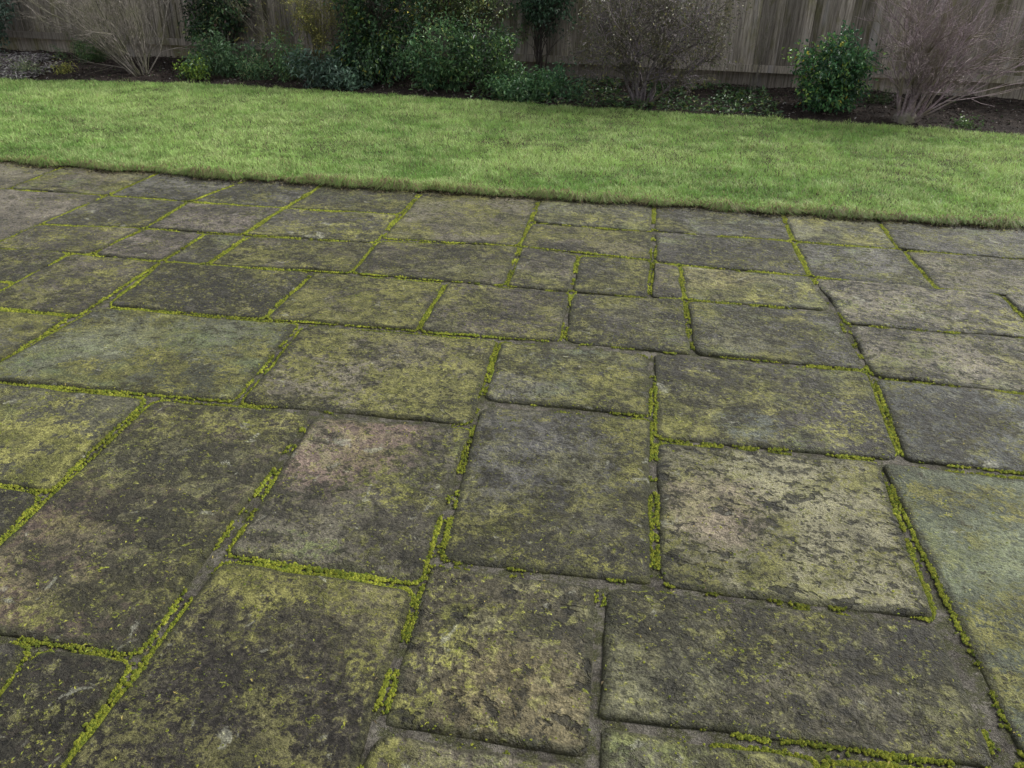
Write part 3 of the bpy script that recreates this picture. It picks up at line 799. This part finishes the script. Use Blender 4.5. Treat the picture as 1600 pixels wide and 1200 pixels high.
def foliage(seed, centres, count, size, aspect, pal, wts, droop=.2, jitter=.05, shade=None):
    """leaves spread in clumps about the given centres"""
    r = np.random.default_rng(seed)
    C0 = np.asarray(centres); idx = r.integers(0, len(C0), count)
    P = C0[idx] + r.normal(0, jitter, (count, 3)); P[:, 2] = np.maximum(P[:, 2], .01)
    mean = C0.mean(0)
    D = (P - mean) * .8 + unit(count, r) * .5; D[:, 2] -= droop * r.random(count)
    N_ = unit(count, r, 0) + np.array([0, 0, .6]); N_ += .3 * (P - mean)
    pal = np.asarray(pal, float)
    w2 = np.array(wts); w2[-1] = 0; cl = r.choice(len(pal), len(C0), p=w2 / w2.sum())                         # a clump shares a hue
    own = r.choice(len(pal), count, p=wts)
    ci = np.where(r.random(count) < .6, cl[idx], own)
    t = pal[ci] * (1.0 + 1.4 * r.random((count, 1)))
    L = size * r.uniform(.6, 1.25, count)
    V, T, C = leaves_mesh(P, N_, D, L, L * aspect * r.uniform(.8, 1.2, count), t)
    return np_mesh('foliage', V, [T], False, {'tint': ('FLOAT_COLOR', C)})

def ell(seed, n, c, rad, hollow=.35, lump=.25):
    """clump centres in a lumpy ellipsoid, denser toward its surface"""
    r = np.random.default_rng(seed); u = unit(n, r)
    rr = (hollow + (1 - hollow) * r.random(n)) ** .7
    lob = 1 + lump * (np.sin(u[:, 0] * 5 + seed) * np.cos(u[:, 1] * 4 - seed) + np.sin(u[:, 2] * 6 + 2 * seed)) * .6
    return np.asarray(c) + u * (rr * lob)[:, None] * np.asarray(rad)

B_OLIVE = mat_bark('olive_bark', (.075, .068, .055), (.230, .205, .180), (.10, .10, .055))
B_PINK = mat_bark('mauve_bark', (.140, .104, .110), (.400, .322, .345), (.15, .135, .080))
B_DARK = mat_bark('dark_bark', (.020, .016, .014), (.060, .050, .042))
B_MAUVE = mat_bark('mauve_dark_bark', (.060, .048, .054), (.22, .19, .205), (.085, .08, .040))
B_YEL = mat_bark('yellow_stem', (.09, .09, .035), (.18, .17, .07))
B_GREEN = mat_bark('green_stem', (.03, .045, .015), (.08, .10, .03))

DEEP = [(.018, .040, .018), (.030, .062, .026), (.050, .085, .035), (.095, .105, .030)]
MIDG = [(.028, .070, .022), (.050, .110, .030), (.085, .150, .040), (.160, .170, .035)]
BLUE = [(.024, .046, .032), (.045, .075, .055), (.085, .125, .098), (.026, .042, .026)]
YELO = [(.15, .15, .04), (.19, .18, .05), (.09, .11, .03), (.20, .16, .04)]

# far left: bluish evergreen cut by the frame
c = ell(1, 120, (0, 0, .62), (.42, .35, .48))
shrub('evergreen_shrub', -12, 88, 'blue-grey leafed evergreen shrub cut off by the left edge of the photo', 'shrub', 1,
      stems_of(1, 7, .7, dict(depth=1, kids=[5], up=.03), .5), B_DARK, foliage(1, c, 4200, .05, .42, BLUE, [.35, .3, .15, .2], jitter=.06))
# bare olive multi-stem shrub
shrub('bare_shrub', 222, 116, 'bare olive-twigged shrub fanning out left of the variegated evergreen', 'shrub', 2,
      stems_of(7, 24, 1.3, dict(depth=3, kids=[8, 5, 2], up=.03, wob=.13, spread=.62, lenr=(.3, .62), radr=.62, **{'from': .12}), 1.0, (-.42, -.05), .12, .0085), B_OLIVE)
# variegated evergreen
c = np.concatenate([ell(3, 150, (0, 0, .86), (.46, .38, .52)), ell(31, 24, (-.15, -.1, .48), (.3, .25, .2))])
shrub('evergreen_shrub', 358, 104, 'dark evergreen shrub with cream and green variegated leaves right of the bare olive shrub', 'shrub', 3,
      stems_of(3, 6, .8, dict(depth=2, kids=[5, 3], up=.05), .45, (0, 0), .05, .013), B_DARK,
      foliage(3, c, 5600, .052, .55, [(.012, .026, .014), (.022, .050, .020), (.050, .095, .035), (.17, .19, .08), (.09, .06, .05)], [.36, .32, .2, .08, .04], jitter=.055))
# low plants in front of it
def low_plant(name, px, py, label, seed, w, h, count, size, aspect, pal, wts, cat='plant'):
    r = np.random.default_rng(seed)
    st = []
    for i in range(max(7, int(w * 22))):
        a = r.random() * 6.283; q = r.random() ** .6
        grow(r, (math.cos(a) * q * w * .28, math.sin(a) * q * w * .2, -.02), (math.cos(a) * .6 * q, math.sin(a) * .6 * q, 1), h * r.uniform(.6, 1.05), .0035, 0, dict(depth=1, kids=[2], up=.0, wob=.15), st)
    cen = np.concatenate([P[1:] for d, P, R in st])
    return shrub(name, px, py, label, cat, seed, st, B_GREEN, foliage(seed, cen, count, size, aspect, pal, wts, droop=.35, jitter=.035))
low_plant('low_plant', 305, 121, 'low yellow-green leafy plant at the lawn edge beneath the variegated evergreen', 41, .46, .20, 700, .045, .38, [(.09, .15, .025), (.14, .20, .03), (.05, .10, .03)], [.45, .3, .25])
low_plant('low_plant', 352, 117, 'low blue-green lance-leafed plant beneath the variegated evergreen', 42, .95, .36, 2200, .065, .26, [(.028, .058, .026), (.045, .088, .038), (.080, .125, .055)], [.5, .32, .18])
low_plant('low_plant', 402, 124, 'trailing green plant between the variegated evergreen and the yellow-stemmed shrub', 43, .75, .24, 1100, .05, .25, [(.04, .085, .04), (.07, .12, .05), (.14, .16, .08)], [.5, .3, .2])
low_plant('low_plant', 452, 127, 'small upright green weed below the yellow-stemmed shrub', 44, .5, .40, 1000, .05, .3, [(.035, .075, .03), (.06, .115, .045), (.10, .15, .05)], [.45, .35, .2])
low_plant('glossy_plant', 508, 134, 'low glossy blue-green plant at the lawn edge left of the large dark evergreen', 45, .62, .34, 1100, .07, .34, BLUE, [.3, .3, .25, .15])
low_plant('glossy_plant', 548, 136, 'smaller pale blue-green plant tucked against the foot of the large dark evergreen', 46, .42, .22, 560, .055, .4, [(.05, .09, .06), (.10, .16, .11), (.03, .06, .04)], [.4, .3, .3])
# yellow-stemmed shrub
st = stems_of(5, 13, .95, dict(depth=2, kids=[6, 3], up=-.02, wob=.14, spread=.55, lenr=(.3, .6)), .55, (0, -.05), .10, .0062)
cen = np.concatenate([P[2:] for d, P, R in st if d > 0])
shrub('yellow_stemmed_shrub', 497, 110, 'sparse yellow-stemmed shrub with tiny yellow leaves against the fence', 'shrub', 5, st, B_YEL,
      foliage(5, cen, 2600, .032, .4, YELO, [.4, .3, .2, .1], jitter=.02))
# large dark evergreen
c = np.concatenate([ell(6, 240, (-.02, 0, .78), (.56, .45, .72), .3), ell(61, 80, (-.18, -.22, .26), (.46, .3, .26))])
pal6 = [(.010, .024, .012), (.018, .045, .018), (.036, .075, .028), (.070, .105, .030), (.19, .17, .025)]
shrub('evergreen_shrub', 606, 128, 'largest dark green evergreen shrub, reaching from lawn edge to top of photo', 'shrub', 6,
      stems_of(6, 7, 1.1, dict(depth=2, kids=[6, 4], up=.05), .4, (0, 0), .06, .017), B_DARK, foliage(6, c, 11500, .05, .5, pal6, [.3, .34, .22, .1, .04], jitter=.06))
c = ell(62, 60, (0, 0, 1.12), (.42, .25, .26))
st = stems_of(62, 9, 1.1, dict(depth=1, kids=[5], up=.03), .35, (-.12, 0), .05, .006)
shrub('yellow_leafed_shrub', 572, 112, 'yellow-leafed shrub showing behind the upper left of the large dark evergreen', 'shrub', 62, st, B_YEL,
      foliage(62, c, 1700, .034, .5, [(.14, .14, .03), (.09, .115, .03), (.17, .14, .03), (.045, .07, .025)], [.3, .3, .15, .25], jitter=.06))
# sparse arching green shrub
st = stems_of(9, 26, 1.2, dict(depth=2, kids=[6, 4], up=-.01, wob=.13, spread=.55, lenr=(.3, .6)), .7, (.05, 0), .10, .0068)
cen = np.concatenate([P[1:] for d, P, R in st if d > 0])
shrub('sparse_shrub', 735, 112, 'loose arching olive-green shrub with small leaves right of the large dark evergreen', 'shrub', 9, st, B_OLIVE,
      foliage(9, cen, 12000, .047, .45, [(.05, .085, .03), (.085, .12, .04), (.13, .15, .045), (.21, .18, .035), (.035, .05, .025)], [.33, .3, .17, .05, .15], jitter=.03))
st = stems_of(19, 12, 1.15, dict(depth=2, kids=[6, 4], up=.01, wob=.15, spread=.6, lenr=(.3, .6)), .5, (0, 0), .08, .006)
cen = np.concatenate([P[1:] for d, P, R in st if d > 0])
shrub('sparse_shrub', 800, 118, 'thin leafy shrub between the arching olive-green shrub and the upright-stemmed evergreen', 'shrub', 19, st, B_OLIVE,
      foliage(19, cen, 3600, .04, .45, [(.045, .08, .03), (.08, .11, .04), (.12, .14, .05), (.17, .17, .09), (.03, .045, .025)], [.35, .28, .15, .05, .17], jitter=.04))
st = stems_of(20, 10, .95, dict(depth=2, kids=[6, 4], up=.01, wob=.16, spread=.6, lenr=(.3, .6)), .5, (0, 0), .08, .0055)
cen = np.concatenate([P[2:] for d, P, R in st if d > 0])
shrub('wispy_shrub', 436, 112, 'wispy brownish shrub against the fence right of the variegated evergreen', 'shrub', 20, st, B_OLIVE,
      foliage(20, cen, 700, .03, .4, [(.08, .085, .035), (.12, .11, .04), (.05, .06, .03)], [.4, .25, .35], jitter=.03))
# leafy mid-height shrubs under it
c = ell(10, 90, (0, 0, .33), (.42, .32, .34)); shrub('leafy_shrub', 690, 138, 'low mid-green leafy shrub beside the dark hollow of the large evergreen', 'shrub', 10,
      stems_of(10, 6, .35, dict(depth=1, kids=[4], up=.02), .5, rad=.006), B_GREEN, foliage(10, c, 2900, .055, .4, [(.028, .065, .028), (.05, .105, .042), (.085, .14, .06), (.12, .15, .05)], [.35, .35, .2, .1], jitter=.05))
c = ell(11, 100, (0, 0, .36), (.46, .34, .36)); shrub('leafy_shrub', 752, 142, 'low leafy shrub with bright green tips under the arching olive-green shrub', 'shrub', 11,
      stems_of(11, 7, .42, dict(depth=1, kids=[4], up=.02), .5, rad=.006), B_DARK, foliage(11, c, 3200, .05, .45, [(.014, .030, .014), (.030, .065, .024), (.065, .12, .038), (.14, .18, .05)], [.36, .32, .22, .1], jitter=.05))
# dark small tree-like evergreen
c = ell(12, 110, (.02, 0, 1.02), (.36, .32, .50))
shrub('evergreen_shrub', 846, 128, 'dark evergreen shrub on bare upright stems left of the dense mauve-twigged shrub', 'shrub', 12,
      stems_of(12, 6, .95, dict(depth=2, kids=[5, 3], up=.06), .28, (0, 0), .07, .012), B_DARK, foliage(12, c, 4200, .046, .5, [(.012, .028, .016), (.022, .052, .026), (.045, .085, .045), (.11, .14, .10)], [.35, .35, .22, .08], jitter=.055))
low_plant('low_plant', 826, 152, 'spreading green plant at the lawn edge below the upright-stemmed evergreen', 47, 1.1, .26, 2300, .055, .35, [(.03, .07, .03), (.05, .105, .04), (.08, .14, .05)], [.45, .35, .2])
low_plant('low_plant', 872, 150, 'rounded green plant left of the foot of the dense mauve-twigged shrub', 48, .5, .30, 900, .05, .42, [(.025, .06, .03), (.045, .10, .045), (.08, .14, .06)], [.45, .35, .2])
# dense mauve twiggy shrub
st = stems_of(13, 15, 1.15, dict(depth=3, kids=[10, 7, 4], up=.02, wob=.2, spread=.95, lenr=(.3, .55), radr=.55, **{'from': .28}), .62, (0, 0), .08, .015)
cen = np.concatenate([P[2:] for d, P, R in st if d > 1])
shrub('twiggy_shrub', 1003, 163, 'dense dark mauve-twigged shrub with few dull leaves, bare dark base', 'shrub', 13, st, B_MAUVE,
      foliage(13, cen, 9000, .031, .5, [(.05, .055, .025), (.085, .08, .03), (.05, .042, .040), (.075, .065, .062), (.025, .03, .018)], [.3, .15, .2, .1, .25], jitter=.03))
# thin sapling
shrub('thin_sapling', 1176, 152, 'thin bare sapling with few pale stems between twiggy shrub and round green shrub', 'shrub', 14,
      stems_of(15, 5, .95, dict(depth=1, kids=[3], up=.05, wob=.06), .22, (.05, 0), .03, .0065), B_OLIVE)
# round green shrub
c = np.concatenate([ell(16, 170, (0, 0, .43), (.40, .36, .36), .3, .42), ell(161, 30, (0, -.1, .2), (.36, .3, .18))])
shrub('round_shrub', 1292, 172, 'compact rounded bright green shrub between thin sapling and bare pinkish shrub', 'shrub', 16,
      stems_of(16, 7, .55, dict(depth=2, kids=[5, 3], up=.02), .5, (0, 0), .05, .012), B_DARK,
      foliage(16, c, 5200, .05, .5, [(.018, .048, .024), (.030, .080, .032), (.055, .125, .042), (.12, .19, .045), (.30, .26, .03)], [.27, .34, .26, .11, .02], jitter=.05))
# bare pinkish shrub with a mossy stump
st = stems_of(17, 15, 1.25, dict(depth=3, kids=[11, 6, 4], up=.035, wob=.15, spread=.72, lenr=(.28, .6), radr=.52, **{'from': .15}), .58, (.10, 0), .09, .016)
r = np.random.default_rng(99)
for dx in (1.1, .75): grow(r, (.06, -.02, .02), (dx, -.15, .62), 1.15, .011, 0, dict(depth=2, kids=[7, 4], up=.04, wob=.1, spread=.6), st)
grow(r, (.03, 0, -.03), (.10, 0, 1), .75, .042, 0, dict(depth=3, kids=[9, 6, 3], up=.04, wob=.10, spread=.7, radr=.4, taper=.55), st)
sh = shrub('bare_shrub', 1413, 188, 'large bare pinkish-grey shrub with a mossy stump at the right of the bed', 'shrub', 17, st, B_PINK)
sv = []
for zz, rr in ((-.06, .125), (.02, .115), (.07, .10), (.10, .075), (.105, .02)):
    a = np.arange(14) / 14 * 2 * PI; k_ = rr * (1 + .18 * np.sin(a * 3 + 1) + .1 * np.sin(a * 5))
    sv.append(np.stack([np.cos(a) * k_, np.sin(a) * k_ * .85, np.full(14, zz)], -1))
sv = np.concatenate(sv); a = np.arange(14); b = (a + 1) % 14
link('stump', np_mesh('stump', sv, [np.concatenate([np.stack([r_ * 14 + a, r_ * 14 + b, (r_ + 1) * 14 + b, (r_ + 1) * 14 + a], -1) for r_ in range(4)])], True), B_OLIVE, sh)
# shrub past the right edge of the frame so the bed goes on
# ------------------------------------------------------------------ ground cover, litter
r5 = np.random.default_rng(31)
def bed_points(n, x0, x1, t0=0.04, t1=.95):
    x = r5.uniform(x0, x1, n); t = r5.uniform(t0, t1, n); y = bed_y(x) + t * (fence_y(x) - bed_y(x))
    return x, y, t
xa, xb = G(640, 150)[0], G(1215, 180)[0]
x, y, t = bed_points(5200, xa, xb, .03, .75)
den = vnoise(x * 1.7, y * 1.7, 3, 70) + .15 * (x > G(1010, 160)[0]) - .22 * t
k = den > .40; x, y = x[k], y[k]; n = len(x)
P = np.column_stack([x, y, bed_z(x, y) + .02 + .10 * r5.random(n) * vnoise(x * 4, y * 4, 2, 71)])
D = unit(n, r5, 0); D[:, 2] *= .5
Nn = unit(n, r5, 0) * .7; Nn[:, 2] += .8
pal = np.array([(.025, .060, .024), (.045, .095, .032), (.075, .135, .040), (.13, .16, .04)])
L = r5.uniform(.03, .065, n)
V, T, C = leaves_mesh(P, Nn, D, L, L * r5.uniform(.3, .6, n), pal[r5.choice(4, n, p=[.35, .35, .22, .08])] * (.7 + .6 * r5.random((n, 1))))
tag(link('ground_cover', np_mesh('ground_cover', V, [T], False, {'tint': ('FLOAT_COLOR', C)}), M_LEAF),
    'low green ground cover leaves carpeting the middle of the flower bed', 'ground cover', kind='stuff')
# pale dry litter at the left of the bed
x0, x1 = G(-60, 110)[0], G(112, 110)[0]
x, y, t = bed_points(6000, x0, x1, .04, .72)
k = vnoise(x * 2.3, y * 2.3, 3, 80) > .44 + .15 * np.clip((t - .45) * 2, 0, 1); x, y = x[k], y[k]; n = len(x)
P = np.column_stack([x, y, bed_z(x, y) + .01 + .06 * r5.random(n)])
D = unit(n, r5); D[:, 2] *= .3
pal = np.array([(.22, .21, .21), (.13, .115, .12), (.32, .32, .30), (.06, .05, .055), (.12, .15, .07)])
L = r5.uniform(.03, .08, n)
V, T, C = leaves_mesh(P, unit(n, r5, 0) * .6 + np.array([0, 0, .8]), D, L, L * .22, pal[r5.choice(5, n, p=[.28, .27, .15, .2, .1])])
tag(link('dry_litter', np_mesh('dry_litter', V, [T], False, {'tint': ('FLOAT_COLOR', C)}), M_LITTER),
    'pale grey dry stems and leaves lying on the bed at far left', 'leaf litter', kind='stuff')
low_plant('low_plant', 40, 117, 'small grey-green weed on the pale litter at the far left lawn edge', 49, .45, .13, 420, .04, .35, [(.06, .08, .045), (.10, .12, .06), (.15, .16, .10)], [.5, .3, .2])
low_plant('low_plant', 97, 115, 'tiny yellow-green weed at the right end of the pale litter', 50, .24, .14, 240, .035, .4, [(.12, .13, .03), (.17, .16, .04)], [.6, .4])
low_plant('feathery_plant', 140, 100, 'feathery green plant under the left side of the bare olive shrub', 51, .8, .26, 1700, .05, .14, [(.03, .06, .025), (.05, .09, .03), (.085, .11, .035)], [.45, .35, .2])
# bark chips, dead leaves and weeds over the whole bed
x, y, t = bed_points(15000, -10, 6.5, .0, .98); n = len(x)
P = np.column_stack([x, y, bed_z(x, y) + .006 + .02 * r5.random(n)])
D = unit(n, r5); D[:, 2] *= .35
pal = np.array([(.020, .014, .012), (.045, .032, .026), (.085, .065, .055), (.15, .13, .12), (.05, .08, .03), (.24, .23, .22)])
L = r5.uniform(.015, .05, n)
V, T, C = leaves_mesh(P, unit(n, r5, 0) * .6 + np.array([0, 0, .8]), D, L, L * r5.uniform(.25, .6, n), pal[r5.choice(6, n, p=[.33, .32, .17, .07, .08, .03])])
tag(link('bed_litter', np_mesh('bed_litter', V, [T], False, {'tint': ('FLOAT_COLOR', C)}), M_LITTER),
    'dark bark chips and dead leaves covering the flower bed soil', 'mulch', kind='stuff')
low_plant('low_plant', 1512, 196, 'small bright green weed on dark mulch right of the bare pinkish shrub', 52, .30, .08, 200, .035, .45, [(.05, .09, .03), (.09, .14, .04)], [.6, .4])
low_plant('low_plant', 1368, 166, 'thin dark green weed between the round shrub and the mossy stump', 53, .35, .12, 260, .045, .3, [(.03, .05, .02), (.06, .09, .035)], [.6, .4])
